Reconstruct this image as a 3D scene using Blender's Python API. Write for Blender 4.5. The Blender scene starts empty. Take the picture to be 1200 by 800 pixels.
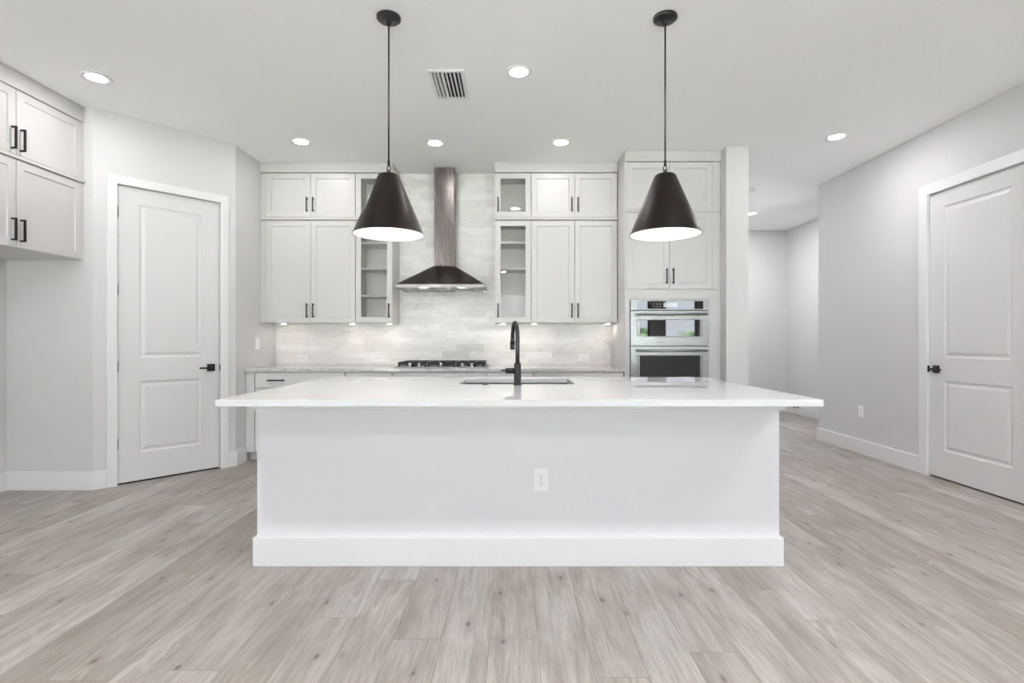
import bpy, bmesh, math, random
from mathutils import Vector, Matrix
random.seed(7)
PI = math.pi
SC = bpy.context.scene
COL = SC.collection

# ------------------------------------------------------------------ camera
F_PX = 607.0
CAM_H = 1.19
cam_d = bpy.data.cameras.new('camera')
cam_d.sensor_width = 36.0
cam_d.lens = F_PX / 1200.0 * 36.0
cam_d.shift_y = -1.0 / 1200.0
cam_d.clip_start = 0.05
cam = bpy.data.objects.new('camera', cam_d)
COL.objects.link(cam)
cam.location = (0, 0, CAM_H)
cam.rotation_euler = (PI / 2, 0, 0)
SC.camera = cam

# ------------------------------------------------------------------ world, view, light levels
SKY_STRENGTH = 2.0
SKY_COLOR = (0.86, 0.92, 1.0)
CAN_W = 1.2          # recessed lights
CAN_COLOR = (0.985, 0.965, 0.985)
PENDANT_W = 0.9
PUCK_W = 0.06
WARM = (1.0, 0.86, 0.76)
SC.view_settings.view_transform = 'Standard'
SC.view_settings.look = 'None'
SC.view_settings.gamma = 1.0
SC.view_settings.use_curve_mapping = False
SC.view_settings.exposure = 1.68
sun_d = bpy.data.lights.new('sun', 'SUN'); sun_d.energy = 145.0; sun_d.angle = 0.01; sun_d.color = (0.915, 0.925, 1.0)
sun = bpy.data.objects.new('sun', sun_d); COL.objects.link(sun)
sun.rotation_euler = (math.radians(-38), math.radians(-14), 0)   # high sun from the far side of the house, lighting the patio
w = bpy.data.worlds.new('sky'); SC.world = w
w.use_nodes = True
bg = w.node_tree.nodes['Background']
bg.inputs[0].default_value = (*SKY_COLOR, 1)
bg.inputs[1].default_value = SKY_STRENGTH
try:
    SC.cycles.use_denoising = True
    SC.cycles.denoiser = 'OPENIMAGEDENOISE'
    SC.cycles.max_bounces = 14
    SC.cycles.diffuse_bounces = 8
    SC.cycles.glossy_bounces = 5
    SC.cycles.transparent_max_bounces = 12
    SC.cycles.sample_clamp_indirect = 6.0
    SC.cycles.caustics_reflective = False
    SC.cycles.caustics_refractive = False
except Exception:
    pass

# ------------------------------------------------------------------ materials
def s2l(c):
    c = c / 255.0
    return c / 12.92 if c <= 0.04045 else ((c + 0.055) / 1.055) ** 2.4
def rgb(r, g, b):
    return (s2l(r), s2l(g), s2l(b), 1.0)

class NT:
    def __init__(self, m):
        m.use_nodes = True
        self.t = m.node_tree
        self.bsdf = self.t.nodes['Principled BSDF']
    def n(self, kind, **kw):
        nd = self.t.nodes.new(kind)
        for k, v in kw.items(): setattr(nd, k, v)
        return nd
    def put(self, sock, v):
        if hasattr(v, 'links') or isinstance(v, bpy.types.NodeSocket): self.t.links.new(v, sock)
        else: sock.default_value = v
    def math(self, op, a, b=0.0, c=None):
        nd = self.n('ShaderNodeMath', operation=op)
        self.put(nd.inputs[0], a); self.put(nd.inputs[1], b)
        if c is not None: self.put(nd.inputs[2], c)
        return nd.outputs[0]
    def xyz(self, x, y, z):
        nd = self.n('ShaderNodeCombineXYZ')
        for i, v in enumerate((x, y, z)): self.put(nd.inputs[i], v)
        return nd.outputs[0]
    def noise(self, vec, scale, detail=3.0, rough=0.5, dist=0.0):
        nd = self.n('ShaderNodeTexNoise')
        self.put(nd.inputs['Vector'], vec); nd.inputs['Scale'].default_value = scale
        nd.inputs['Detail'].default_value = detail; nd.inputs['Roughness'].default_value = rough
        nd.inputs['Distortion'].default_value = dist
        return nd.outputs[0]
    def white(self, vec):
        nd = self.n('ShaderNodeTexWhiteNoise', noise_dimensions='3D')
        self.put(nd.inputs['Vector'], vec)
        return nd.outputs[0]
    def ramp(self, v, a, b, lo=0.0, hi=1.0):
        nd = self.n('ShaderNodeMapRange', clamp=True)
        self.put(nd.inputs[0], v)
        for i, x in enumerate((a, b, lo, hi)): nd.inputs[i + 1].default_value = x
        return nd.outputs[0]
    def mix(self, f, a, b, mode='MIX'):
        nd = self.n('ShaderNodeMix', data_type='RGBA', blend_type=mode)
        self.put(nd.inputs[0], f); self.put(nd.inputs[6], a); self.put(nd.inputs[7], b)
        return nd.outputs[2]
    def obj(self):
        tc = self.n('ShaderNodeTexCoord'); sp = self.n('ShaderNodeSeparateXYZ')
        self.t.links.new(tc.outputs['Object'], sp.inputs[0])
        return tc.outputs['Object'], sp.outputs[0], sp.outputs[1], sp.outputs[2]
    def bump(self, h, strength, dist):
        b = self.n('ShaderNodeBump'); b.inputs['Strength'].default_value = strength
        b.inputs['Distance'].default_value = dist
        self.put(b.inputs['Height'], h)
        self.t.links.new(b.outputs[0], self.bsdf.inputs['Normal'])

def mat(name, col, rough=0.5, metal=0.0, bump=None, ior=1.5, emit=None, vary=0.0, aniso=None):
    m = bpy.data.materials.new(name); t = NT(m); b = t.bsdf
    b.inputs['Base Color'].default_value = col
    b.inputs['Roughness'].default_value = rough
    b.inputs['Metallic'].default_value = metal
    b.inputs['IOR'].default_value = ior
    o = None
    if bump or vary:
        o, x, y, z = t.obj()
    if bump:
        t.bump(t.noise(o, bump[0], 3, 0.6), bump[1], bump[2])
    if vary:
        f = t.ramp(t.noise(o, 2.3, 4), 0.3, 0.7)
        t.put(b.inputs['Base Color'], t.mix(f, col, tuple(c * (1 - vary) for c in col[:3]) + (1,)))
    if aniso:
        o, x, y, z = t.obj()
        ax = {'x': t.xyz(t.math('MULTIPLY', x, 0.02), y, z), 'z': t.xyz(x, y, t.math('MULTIPLY', z, 0.02))}[aniso]
        g = t.noise(ax, 260, 2)
        t.put(b.inputs['Roughness'], t.ramp(g, 0.3, 0.7, rough * 0.9, rough * 1.12))
        b.inputs['Anisotropic'].default_value = 0.5
        if aniso == 'z':
            b.inputs['Anisotropic'].default_value = 0.8
            tg = t.n('ShaderNodeTangent', direction_type='RADIAL', axis='Z')
            t.put(b.inputs['Tangent'], tg.outputs[0]); b.inputs['Anisotropic Rotation'].default_value = 0.25
    if emit:
        b.inputs['Emission Color'].default_value = emit[0]
        b.inputs['Emission Strength'].default_value = emit[1]
    return m

def glass_mat(name, tint, refl_rough=0.0, ior=1.45):
    m = bpy.data.materials.new(name); m.use_nodes = True
    t = m.node_tree; t.nodes.remove(t.nodes['Principled BSDF'])
    out = [n for n in t.nodes if n.type == 'OUTPUT_MATERIAL'][0]
    tr = t.nodes.new('ShaderNodeBsdfTransparent'); tr.inputs[0].default_value = tint
    gl = t.nodes.new('ShaderNodeBsdfGlossy'); gl.inputs['Roughness'].default_value = refl_rough
    fr = t.nodes.new('ShaderNodeFresnel'); fr.inputs[0].default_value = ior
    mx = t.nodes.new('ShaderNodeMixShader')
    t.links.new(fr.outputs[0], mx.inputs[0]); t.links.new(tr.outputs[0], mx.inputs[1])
    t.links.new(gl.outputs[0], mx.inputs[2]); t.links.new(mx.outputs[0], out.inputs[0])
    return m

M = {}
M['wall'] = mat('wall_paint', rgb(206, 205, 205), 0.75, bump=(180, 0.12, 0.002))
M['ceiling'] = mat('ceiling_paint', rgb(247, 247, 247), 0.9, bump=(55, 0.35, 0.004))
M['trim'] = mat('trim_paint', rgb(222, 222, 222), 0.35)
M['door'] = mat('door_paint', rgb(212, 211, 211), 0.32)
M['cab'] = mat('cabinet_lacquer', rgb(201, 199, 198), 0.32)
M['cab_in'] = mat('cabinet_interior', rgb(238, 237, 234), 0.5)
M['base_cab'] = mat('base_cabinet_lacquer', rgb(214, 214, 213), 0.35)
M['island'] = mat('island_paint', rgb(220, 220, 223), 0.6, bump=(180, 0.1, 0.002))
M['black'] = mat('matte_black_metal', rgb(27, 26, 26), 0.40, 0.3)
M['bronze'] = mat('dark_bronze', rgb(32, 26, 23), 0.42, 0.75)
M['shade_in'] = mat('white_enamel', rgb(245, 244, 240), 0.4)
M['steel'] = mat('brushed_steel', rgb(150, 150, 151), 0.30, 1.0, aniso='x')
M['hood'] = mat('hood_steel', rgb(84, 79, 76), 0.27, 1.0, aniso='z')
M['hood_lip'] = mat('hood_lip_steel', rgb(138, 134, 130), 0.24, 1.0)
M['chrome'] = mat('chrome', rgb(225, 225, 225), 0.12, 1.0)
M['iron'] = mat('cast_iron', rgb(38, 37, 37), 0.5, 0.2, bump=(300, 0.2, 0.001))
M['dark'] = mat('dark_void', rgb(22, 21, 20), 0.8)
M['oven_glass'] = mat('oven_black_glass', rgb(14, 15, 17), 0.02, 0.0, ior=2.0)
M['display'] = mat('display_grey', rgb(150, 156, 162), 0.08, 0.0, ior=2.0)
M['plastic'] = mat('white_plastic', rgb(236, 236, 236), 0.3)
M['slot'] = mat('slot_grey', rgb(96, 96, 96), 0.6)
M['glass'] = glass_mat('clear_glass', (0.985, 0.985, 0.98, 1), ior=1.32)
M['window_glass'] = glass_mat('window_glass', (0.97, 0.97, 0.97, 1))
M['lens'] = mat('lamp_lens', rgb(255, 250, 240), 0.4, emit=((1.0, 0.95, 0.88, 1), 9.0))
M['bulb'] = mat('lamp_bulb', rgb(255, 250, 240), 0.4, emit=((1.0, 0.93, 0.84, 1), 12.0))
M['frame_dark'] = mat('bronze_window_frame', rgb(54, 54, 56), 0.4, 0.3)
M['brown'] = mat('brown_gap_shade', rgb(92, 70, 54), 0.6)  # tone of the shaded gap below the right door
M['grass'] = mat('grass', rgb(88, 102, 66), 0.9, bump=(30, 0.5, 0.05), vary=0.4)
M['bark'] = mat('palm_bark', rgb(128, 112, 94), 0.9, bump=(40, 0.6, 0.02))
M['frond'] = mat('palm_leaf', rgb(52, 72, 40), 0.6, vary=0.35)
M['patio'] = mat('concrete', rgb(224, 223, 221), 0.8, bump=(40, 0.3, 0.004), vary=0.1)
M['sink'] = mat('dark_sink', rgb(40, 40, 42), 0.35, 0.7)
M['switch_dark'] = mat('oil_bronze', rgb(92, 78, 70), 0.4, 0.6)

def quartz(name, col, vein, vs, rough):
    m = bpy.data.materials.new(name); t = NT(m)
    o, x, y, z = t.obj()
    n1 = t.noise(o, 1.7, 6, 0.62, 1.6)
    v = t.ramp(t.math('ABSOLUTE', t.math('SUBTRACT', n1, 0.5)), 0.0, 0.03, 1.0, 0.0)
    sp = t.ramp(t.noise(o, 60, 3), 0.55, 0.75)
    c = t.mix(t.math('MULTIPLY', v, vs), col, vein)
    c = t.mix(t.math('MULTIPLY', sp, vs * 0.5), c, vein)
    t.put(t.bsdf.inputs['Base Color'], c)
    t.bsdf.inputs['Roughness'].default_value = rough
    return m
M['quartz'] = quartz('white_quartz', rgb(210, 209, 210), rgb(198, 224, 226), 0.35, 0.035)
M['quartz_back'] = quartz('grey_quartz', rgb(206, 203, 200), rgb(172, 170, 168), 0.8, 0.12)

def floor_mat():
    m = bpy.data.materials.new('oak_vinyl_plank'); t = NT(m)
    o, x, y, z = t.obj()
    W, L = 0.192, 1.5
    xs = t.math('DIVIDE', t.math('ADD', x, 0.09), W)
    r = t.math('FLOOR', xs)
    fx = t.math('SUBTRACT', xs, r)
    off = t.white(t.xyz(r, 3.1, 0.7))
    ys = t.math('ADD', t.math('DIVIDE', y, L), t.math('MULTIPLY', off, 7.0))
    p = t.math('FLOOR', ys)
    fy = t.math('SUBTRACT', ys, p)
    idv = t.white(t.xyz(r, p, 1.3))
    id2 = t.white(t.xyz(r, p, 5.9))
    zoff = t.math('MULTIPLY', idv, 43.0)
    # grain
    gfine = t.noise(t.xyz(x, t.math('MULTIPLY', y, 0.045), zoff), 130, 4, 0.65)
    gmid = t.noise(t.xyz(x, t.math('MULTIPLY', y, 0.10), zoff), 26, 5, 0.6, 0.4)
    broad = t.noise(t.xyz(x, t.math('MULTIPLY', y, 0.28), zoff), 6.5, 3, 0.5, 0.6)
    # cathedral rings
    cn = t.noise(t.xyz(x, t.math('MULTIPLY', y, 0.16), t.math('ADD', zoff, 9.0)), 5.0, 2, 0.4, 0.2)
    ring = t.math('SINE', t.math('MULTIPLY', cn, 130.0))
    ring = t.ramp(ring, 0.2, 1.0)
    rmask = t.ramp(t.noise(t.xyz(x, t.math('MULTIPLY', y, 0.5), t.math('ADD', zoff, 21.0)), 4.0, 2), 0.5, 0.68)
    ring = t.math('MULTIPLY', ring, rmask)
    # knots
    vo = t.n('ShaderNodeTexVoronoi', voronoi_dimensions='2D'); vo.inputs['Scale'].default_value = 3.6
    t.put(vo.inputs['Vector'], t.xyz(t.math('ADD', t.math('MULTIPLY', x, 1.5), zoff), t.math('MULTIPLY', y, 0.62), 0.0))
    wob = t.noise(o, 28, 3)
    kd = t.math('ADD', vo.outputs['Distance'], t.math('MULTIPLY', wob, 0.10))
    halo = t.ramp(kd, 0.07, 0.27, 1.0, 0.0)
    core = t.ramp(kd, 0.055, 0.115, 1.0, 0.0)
    sp = t.n('ShaderNodeSeparateColor'); t.t.links.new(vo.outputs['Color'], sp.inputs[0])
    gate = t.ramp(sp.outputs[0], 0.30, 0.60)
    light = rgb(186, 184, 179); mid = rgb(166, 161, 154); dark = rgb(123, 112, 100)
    base = t.mix(t.ramp(idv, 0.0, 1.0), light, mid)
    base = t.mix(t.math('MULTIPLY', t.ramp(id2, 0.3, 1.0), 0.30), base, dark)
    base = t.mix(t.math('MULTIPLY', t.ramp(broad, 0.42, 0.74), 0.55), base, dark)
    base = t.mix(t.math('MULTIPLY', t.ramp(gmid, 0.45, 0.72), 0.52), base, dark)
    base = t.mix(t.math('MULTIPLY', t.ramp(gfine, 0.42, 0.66), 0.42), base, dark)
    base = t.mix(t.math('MULTIPLY', ring, 0.22), base, rgb(222, 214, 204))
    base = t.mix(t.math('MULTIPLY', t.math('MULTIPLY', halo, gate), 0.55), base, rgb(140, 131, 122))
    base = t.mix(t.math('MULTIPLY', t.math('MULTIPLY', core, gate), 0.75), base, rgb(74, 64, 55))
    ex = t.math('MULTIPLY', t.math('MINIMUM', fx, t.math('SUBTRACT', 1.0, fx)), W)
    ey = t.math('MULTIPLY', t.math('MINIMUM', fy, t.math('SUBTRACT', 1.0, fy)), L)
    e = t.math('MINIMUM', ex, ey)
    seam = t.ramp(e, 0.0006, 0.0022, 1.0, 0.0)
    base = t.mix(t.math('MULTIPLY', seam, 0.55), base, rgb(98, 90, 84))
    t.put(t.bsdf.inputs['Base Color'], base)
    t.put(t.bsdf.inputs['Roughness'], t.ramp(gmid, 0.3, 0.8, 0.38, 0.52))
    h = t.math('SUBTRACT', t.math('MULTIPLY', gfine, 0.25), seam)
    t.bump(h, 0.25, 0.0012)
    return m
M['floor'] = floor_mat()

def tile_mat():
    m = bpy.data.materials.new('marble_subway_tile'); t = NT(m)
    o, x, y, z = t.obj()
    H, L = 0.0765, 0.305
    zs = t.math('DIVIDE', t.math('SUBTRACT', z, 0.918), H)
    r = t.math('FLOOR', zs); fz = t.math('SUBTRACT', zs, r)
    off = t.white(t.xyz(r, 2.2, 0.3))
    xs = t.math('ADD', t.math('DIVIDE', x, L), t.math('MULTIPLY', off, 5.0))
    p = t.math('FLOOR', xs); fx = t.math('SUBTRACT', xs, p)
    a = t.white(t.xyz(r, p, 0.5)); b = t.white(t.xyz(r, p, 7.5))
    vec = t.xyz(t.math('MULTIPLY', x, 0.22), t.math('MULTIPLY', a, 31.0), z)
    n1 = t.noise(vec, 26, 5, 0.62, 0.6)
    n2 = t.noise(t.xyz(t.math('MULTIPLY', x, 0.5), t.math('MULTIPLY', b, 17.0), z), 7, 4, 0.6, 1.2)
    base = t.mix(t.ramp(a, 0.0, 1.0), rgb(238, 236, 235), rgb(226, 223, 221))
    base = t.mix(t.math('MULTIPLY', t.ramp(b, 0.78, 1.0), 0.7), base, rgb(212, 208, 206))
    base = t.mix(t.math('MULTIPLY', t.ramp(n1, 0.48, 0.74), 0.30), base, rgb(180, 175, 173))
    base = t.mix(t.math('MULTIPLY', t.ramp(n2, 0.52, 0.74), 0.35), base, rgb(205, 194, 184))
    ln = t.math('ABSOLUTE', t.math('SUBTRACT', t.noise(t.xyz(t.math('MULTIPLY', x, 0.18), t.math('MULTIPLY', a, 53.0), z), 11, 3, 0.5, 0.8), 0.5))
    ln = t.math('MULTIPLY', t.ramp(ln, 0.0, 0.014, 1.0, 0.0), t.ramp(b, 0.45, 0.6))
    base = t.mix(t.math('MULTIPLY', ln, 0.32), base, rgb(158, 150, 144))
    ex = t.math('MULTIPLY', t.math('MINIMUM', fx, t.math('SUBTRACT', 1.0, fx)), L)
    ez = t.math('MULTIPLY', t.math('MINIMUM', fz, t.math('SUBTRACT', 1.0, fz)), H)
    e = t.math('MINIMUM', ex, ez)
    g = t.ramp(e, 0.0006, 0.0018, 1.0, 0.0)
    base = t.mix(t.math('MULTIPLY', g, 0.45), base, rgb(205, 200, 196))
    t.put(t.bsdf.inputs['Base Color'], base)
    t.bsdf.inputs['Roughness'].default_value = 0.28
    t.bump(t.math('SUBTRACT', 1.0, g), 0.3, 0.0012)
    return m
M['tile'] = tile_mat()

# ------------------------------------------------------------------ mesh helpers
class MB:
    def __init__(self):
        self.bm = bmesh.new(); self.mats = []
        self.idx = 0
    def use(self, m):
        if m not in self.mats: self.mats.append(m)
        self.idx = self.mats.index(m)
        return self
    def _faces(self, fs, smooth=False):
        for f in fs:
            f.material_index = self.idx; f.smooth = smooth
    def quad(self, pts, smooth=False):
        vs = [self.bm.verts.new(p) for p in pts]
        self._faces([self.bm.faces.new(vs)], smooth)
    def box(self, x0, x1, y0, y1, z0, z1, bev=0.0):
        r = bmesh.ops.create_cube(self.bm, size=1.0)
        vs = r['verts']
        for v in vs:
            v.co = Vector((x0 + (v.co.x + .5) * (x1 - x0), y0 + (v.co.y + .5) * (y1 - y0), z0 + (v.co.z + .5) * (z1 - z0)))
        fs = list({f for v in vs for f in v.link_faces})
        self._faces(fs)
        if bev > 0:
            es = list({e for v in vs for e in v.link_edges})
            rr = bmesh.ops.bevel(self.bm, geom=es, offset=bev, segments=2, profile=0.5, affect='EDGES')
            self._faces(rr['faces'], False)
        return self
    def ring(self, c, ax, r, n=24, flat=1.0):
        ax = Vector(ax).normalized()
        u = ax.orthogonal().normalized() if abs(ax.z) < .99 else Vector((1, 0, 0))
        v = ax.cross(u)
        return [self.bm.verts.new(Vector(c) + r * (math.cos(2 * PI * i / n) * u + math.sin(2 * PI * i / n) * v)) for i in range(n)]
    def skin(self, rings, cap0=True, cap1=True, smooth=True):
        n = len(rings[0])
        for a, b in zip(rings, rings[1:]):
            self._faces([self.bm.faces.new((a[i], a[(i + 1) % n], b[(i + 1) % n], b[i])) for i in range(n)], smooth)
        if cap0: self._faces([self.bm.faces.new(rings[0][::-1])])
        if cap1: self._faces([self.bm.faces.new(rings[-1])])
    def cyl(self, a, b, r, r2=None, n=24, smooth=True):
        a, b = Vector(a), Vector(b)
        self.skin([self.ring(a, b - a, r, n), self.ring(b, b - a, r if r2 is None else r2, n)], smooth=smooth)
        return self
    def lathe(self, c, prof, n=40, cap0=True, cap1=True, smooth=True):
        rs = [self.ring((c[0], c[1], c[2] + z), (0, 0, 1), r, n) for r, z in prof]
        self.skin(rs, cap0, cap1, smooth)
        return self
    def tube(self, pts, r, n=14):
        pts = [Vector(p) for p in pts]
        rads = r if isinstance(r, (list, tuple)) else [r] * len(pts)
        rings = []
        t0 = (pts[1] - pts[0]).normalized()
        u = t0.orthogonal().normalized()
        for i, p in enumerate(pts):
            t = (pts[min(i + 1, len(pts) - 1)] - pts[max(i - 1, 0)]).normalized()
            u = (u - u.dot(t) * t).normalized(); v = t.cross(u)
            rings.append([self.bm.verts.new(p + rads[i] * (math.cos(2 * PI * k / n) * u + math.sin(2 * PI * k / n) * v)) for k in range(n)])
        self.skin(rings)
        return self
    def panel_slab(self, x0, x1, z0, z1, yf, t, panels, prof, hole=False):
        """board facing -Y with moulded rectangles; prof = [(inset, depth), ...]"""
        xs = sorted({x0, x1} | {p[0] for p in panels} | {p[1] for p in panels})
        zs = sorted({z0, z1} | {p[2] for p in panels} | {p[3] for p in panels})
        def inp(cx, cz): return any(p[0] < cx < p[1] and p[2] < cz < p[3] for p in panels)
        for i in range(len(xs) - 1):
            for k in range(len(zs) - 1):
                a, b, c, d = xs[i], xs[i + 1], zs[k], zs[k + 1]
                if inp((a + b) / 2, (c + d) / 2): continue
                self.quad([(a, yf, c), (b, yf, c), (b, yf, d), (a, yf, d)])
                if hole: self.quad([(a, yf + t, d), (b, yf + t, d), (b, yf + t, c), (a, yf + t, c)])
        for (a, b, c, d) in panels:
            if hole: pr = [(0, 0), (0, t)]
            else: pr = prof
            for (i0, d0), (i1, d1) in zip(pr, pr[1:]):
                p = [(a + i0, yf + d0, c + i0), (b - i0, yf + d0, c + i0), (b - i0, yf + d0, d - i0), (a + i0, yf + d0, d - i0)]
                q = [(a + i1, yf + d1, c + i1), (b - i1, yf + d1, c + i1), (b - i1, yf + d1, d - i1), (a + i1, yf + d1, d - i1)]
                for k in range(4):
                    self.quad([p[k], p[(k + 1) % 4], q[(k + 1) % 4], q[k]])
            if not hole:
                i, dd = pr[-1]
                self.quad([(a + i, yf + dd, c + i), (b - i, yf + dd, c + i), (b - i, yf + dd, d - i), (a + i, yf + dd, d - i)])
        y1 = yf + t
        self.quad([(x0, yf, z0), (x0, y1, z0), (x1, y1, z0), (x1, yf, z0)])
        self.quad([(x0, yf, z1), (x1, yf, z1), (x1, y1, z1), (x0, y1, z1)])
        self.quad([(x0, yf, z0), (x0, yf, z1), (x0, y1, z1), (x0, y1, z0)])
        self.quad([(x1, yf, z0), (x1, y1, z0), (x1, y1, z1), (x1, yf, z1)])
        if not hole:
            self.quad([(x0, y1, z0), (x0, y1, z1), (x1, y1, z1), (x1, y1, z0)])
        bmesh.ops.remove_doubles(self.bm, verts=self.bm.verts, dist=0.00005)
        return self
    def slab_hole(self, x0, x1, y0, y1, z0, z1, hole, bev=0.002):
        a, b, c, d = hole
        xs, ys = [x0, a, b, x1], [y0, c, d, y1]
        for z, up in ((z1, 1), (z0, 0)):
            for i in range(3):
                for k in range(3):
                    if i == 1 and k == 1: continue
                    p = [(xs[i], ys[k], z), (xs[i + 1], ys[k], z), (xs[i + 1], ys[k + 1], z), (xs[i], ys[k + 1], z)]
                    self.quad(p if up else p[::-1])
        def side(r, inv):
            X0, X1, Y0, Y1 = r
            xx = [X0, a, b, X1] if not inv else [X0, X1]
            yy = [Y0, c, d, Y1] if not inv else [Y0, Y1]
            for p, q in zip(xx, xx[1:]):
                f = [(p, Y0, z0), (q, Y0, z0), (q, Y0, z1), (p, Y0, z1)]; self.quad(f[::-1] if inv else f)
                f = [(q, Y1, z0), (p, Y1, z0), (p, Y1, z1), (q, Y1, z1)]; self.quad(f[::-1] if inv else f)
            for p, q in zip(yy, yy[1:]):
                f = [(X0, q, z0), (X0, p, z0), (X0, p, z1), (X0, q, z1)]; self.quad(f[::-1] if inv else f)
                f = [(X1, p, z0), (X1, q, z0), (X1, q, z1), (X1, p, z1)]; self.quad(f[::-1] if inv else f)
        side((x0, x1, y0, y1), False); side((a, b, c, d), True)
        bmesh.ops.remove_doubles(self.bm, verts=self.bm.verts, dist=0.00005)
        return self
    def build(self, name, material=None, parent=None, label=None):
        me = bpy.data.meshes.new(name)
        bmesh.ops.recalc_face_normals(self.bm, faces=self.bm.faces)
        self.bm.to_mesh(me); self.bm.free()
        for m in ([material] if material else self.mats): me.materials.append(m)
        o = bpy.data.objects.new(name, me); COL.objects.link(o)
        if parent: o.parent = parent
        if label: o['label'] = label
        return o

def tag(o, label, cat, group=None):
    o['label'] = label; o['category'] = cat
    if group: o['group'] = group
    return o
def thing(name, label, cat, loc=(0, 0, 0), rz=0.0, group=None):
    o = bpy.data.objects.new(name, None); COL.objects.link(o)
    o.empty_display_size = 0.05
    o.location = loc; o.rotation_euler = (0, 0, rz)
    return tag(o, label, cat, group)
def struct_root(name, loc=(0, 0, 0), rz=0.0, label=None, cat=None):
    o = bpy.data.objects.new(name, None); COL.objects.link(o)
    o.location = loc; o.rotation_euler = (0, 0, rz); o['kind'] = 'structure'
    if label: o['label'] = label
    if cat: o['category'] = cat
    return o
def struct(name, mb, m, label, cat, loc=(0, 0, 0), rz=0.0):
    o = mb.build(name, m); o['kind'] = 'structure'; o['label'] = label; o['category'] = cat
    o.location = loc; o.rotation_euler = (0, 0, rz)
    return o
def copy_tree(o, parent=None):
    c = o.copy(); COL.objects.link(c)
    if parent: c.parent = parent
    for ch in [x for x in bpy.data.objects if x.parent == o]:
        copy_tree(ch, c)
    return c
def box(x0, x1, y0, y1, z0, z1, bev=0.0):
    return MB().box(x0, x1, y0, y1, z0, z1, bev)
def lamp(name, parent, loc, kind, watts, color, size=0.1, rot=(0, 0, 0), spread=None, spot=None):
    d = bpy.data.lights.new(name, kind); d.energy = watts; d.color = color
    if kind == 'AREA':
        d.shape = 'DISK'; d.size = size
        if spread: d.spread = spread
    elif kind == 'SPOT':
        d.shadow_soft_size = size; d.spot_size = spot or 2.2; d.spot_blend = 0.8
    else:
        d.shadow_soft_size = size
    o = bpy.data.objects.new(name, d); COL.objects.link(o)
    o.parent = parent; o.location = loc; o.rotation_euler = rot
    return o

# ------------------------------------------------------------------ key dimensions (metres)
CZ = 3.048                      # ceiling
YB = 5.78                       # kitchen back wall
XL = -2.63                      # kitchen left wall
XA, YA = -3.342, 4.13           # left corner of the angled pantry wall
XBc, YBc = -2.63, 4.93          # right corner of the angled pantry wall
XR = 3.68                       # right wall
YR = 6.22                       # end of right wall
YREAR = -4.0                    # window wall behind the camera
XFL, XFR = -4.03, 6.2

# ------------------------------------------------------------------ structure
struct('floor', box(XFL - .15, 6.35, YREAR - .15, 2.82, -0.1, 0.0).box(XFL - .15, 4.75, 2.82, 8.82, -0.1, 0.0), M['floor'], 'pale grey oak plank floor', 'floor')
struct('ceiling', box(XFL - .15, 6.35, YREAR - .15, 2.82, CZ, CZ + .12).box(XFL - .15, 4.75, 2.82, 8.82, CZ, CZ + .12), M['ceiling'], 'off white textured ceiling', 'ceiling')
struct('wall_back', box(XFL - .15, 2.265, YB, YB + .12, 0, CZ), M['wall'], 'kitchen back wall behind the cabinets', 'wall')
struct('wall_left', box(XFL - .15, XFL, YREAR, YB, 0, CZ), M['wall'], 'left side wall behind the fridge alcove', 'wall')
struct('wall_alcove', box(XFL, XA - .10, YA, YA + .12, 0, CZ).box(XA - .10, XA, YA, YA + .12, 0, CZ), M['wall'], 'short wall facing the room beside the fridge alcove', 'wall')
struct('wall_kitchen_left', box(XL - .11, XL, YBc, YB, 0, CZ), M['wall'], 'narrow wall between pantry corner and kitchen cabinets', 'wall')
# pantry wall with door opening (local x along the wall)
ANG = math.atan2(YBc - YA, XBc - XA)
LEN = math.hypot(XBc - XA, YBc - YA)
D1A, D1B, DH = 0.160, 0.930, 2.470      # door slab, along the wall, and its head height
g = 0.004
mb = MB()
mb.box(0, D1A - g - .02, 0, .11, 0, CZ); mb.box(D1B + g + .02, LEN, 0, .11, 0, CZ); mb.box(D1A - g - .02, D1B + g + .02, 0, .11, DH + g + .02, CZ)
struct('wall_pantry', mb, M['wall'], 'angled pantry wall holding the left door', 'wall', (XA, YA, 0), ANG)
# right wall with door opening (local x runs towards the camera)
D2A, D2B = 0.0, 0.905
Y2 = 4.574
mb = MB()
mb.box(XR, XR + .12, Y2 + g + .02, YR, 0, CZ); mb.box(XR, XR + .12, 2.7, Y2 - D2B - g - .02, 0, CZ); mb.box(XR, XR + .12, Y2 - D2B - g - .02, Y2 + g + .02, DH + g + .02, CZ)
struct('wall_right', mb, M['wall'], 'right side wall holding the white door', 'wall')
struct('wall_closet', box(XR + .12, XFR, 2.7, 2.82, 0, CZ).box(XR + .12, 4.62, YR - .12, YR, 0, CZ).box(4.62, 4.74, 2.82, YR, 0, CZ), M['wall'], 'walls enclosing the room behind the right door', 'wall')
struct('wall_far_right', box(XFR, XFR + .15, YREAR, 2.7, 0, CZ), M['wall'], 'far right wall of the room behind the viewer', 'wall')
struct('wall_pillar', box(2.05, 2.265, 4.955, YB, 0, CZ), M['wall'], 'wall end between the oven cabinet and the hallway', 'wall')
struct('wall_hall_left', box(2.145, 2.265, YB + .12, 8.7, 0, CZ), M['wall'], 'left wall of the hallway', 'wall')
struct('wall_hall_back', box(2.145, 4.74, 8.7, 8.82, 0, CZ), M['wall'], 'end wall of the hallway', 'wall')
mb = MB(); mb.box(4.62, 4.74, 7.45, 8.7, 0, CZ).box(4.62, 4.74, YR, 6.40, 0, CZ).box(4.62, 4.74, 6.40, 7.45, 2.5, CZ).box(4.62, 4.74, 6.40, 7.45, 0, 0.35)
struct('wall_hall_right', mb, M['wall'], 'right wall of the hallway', 'wall')
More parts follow.
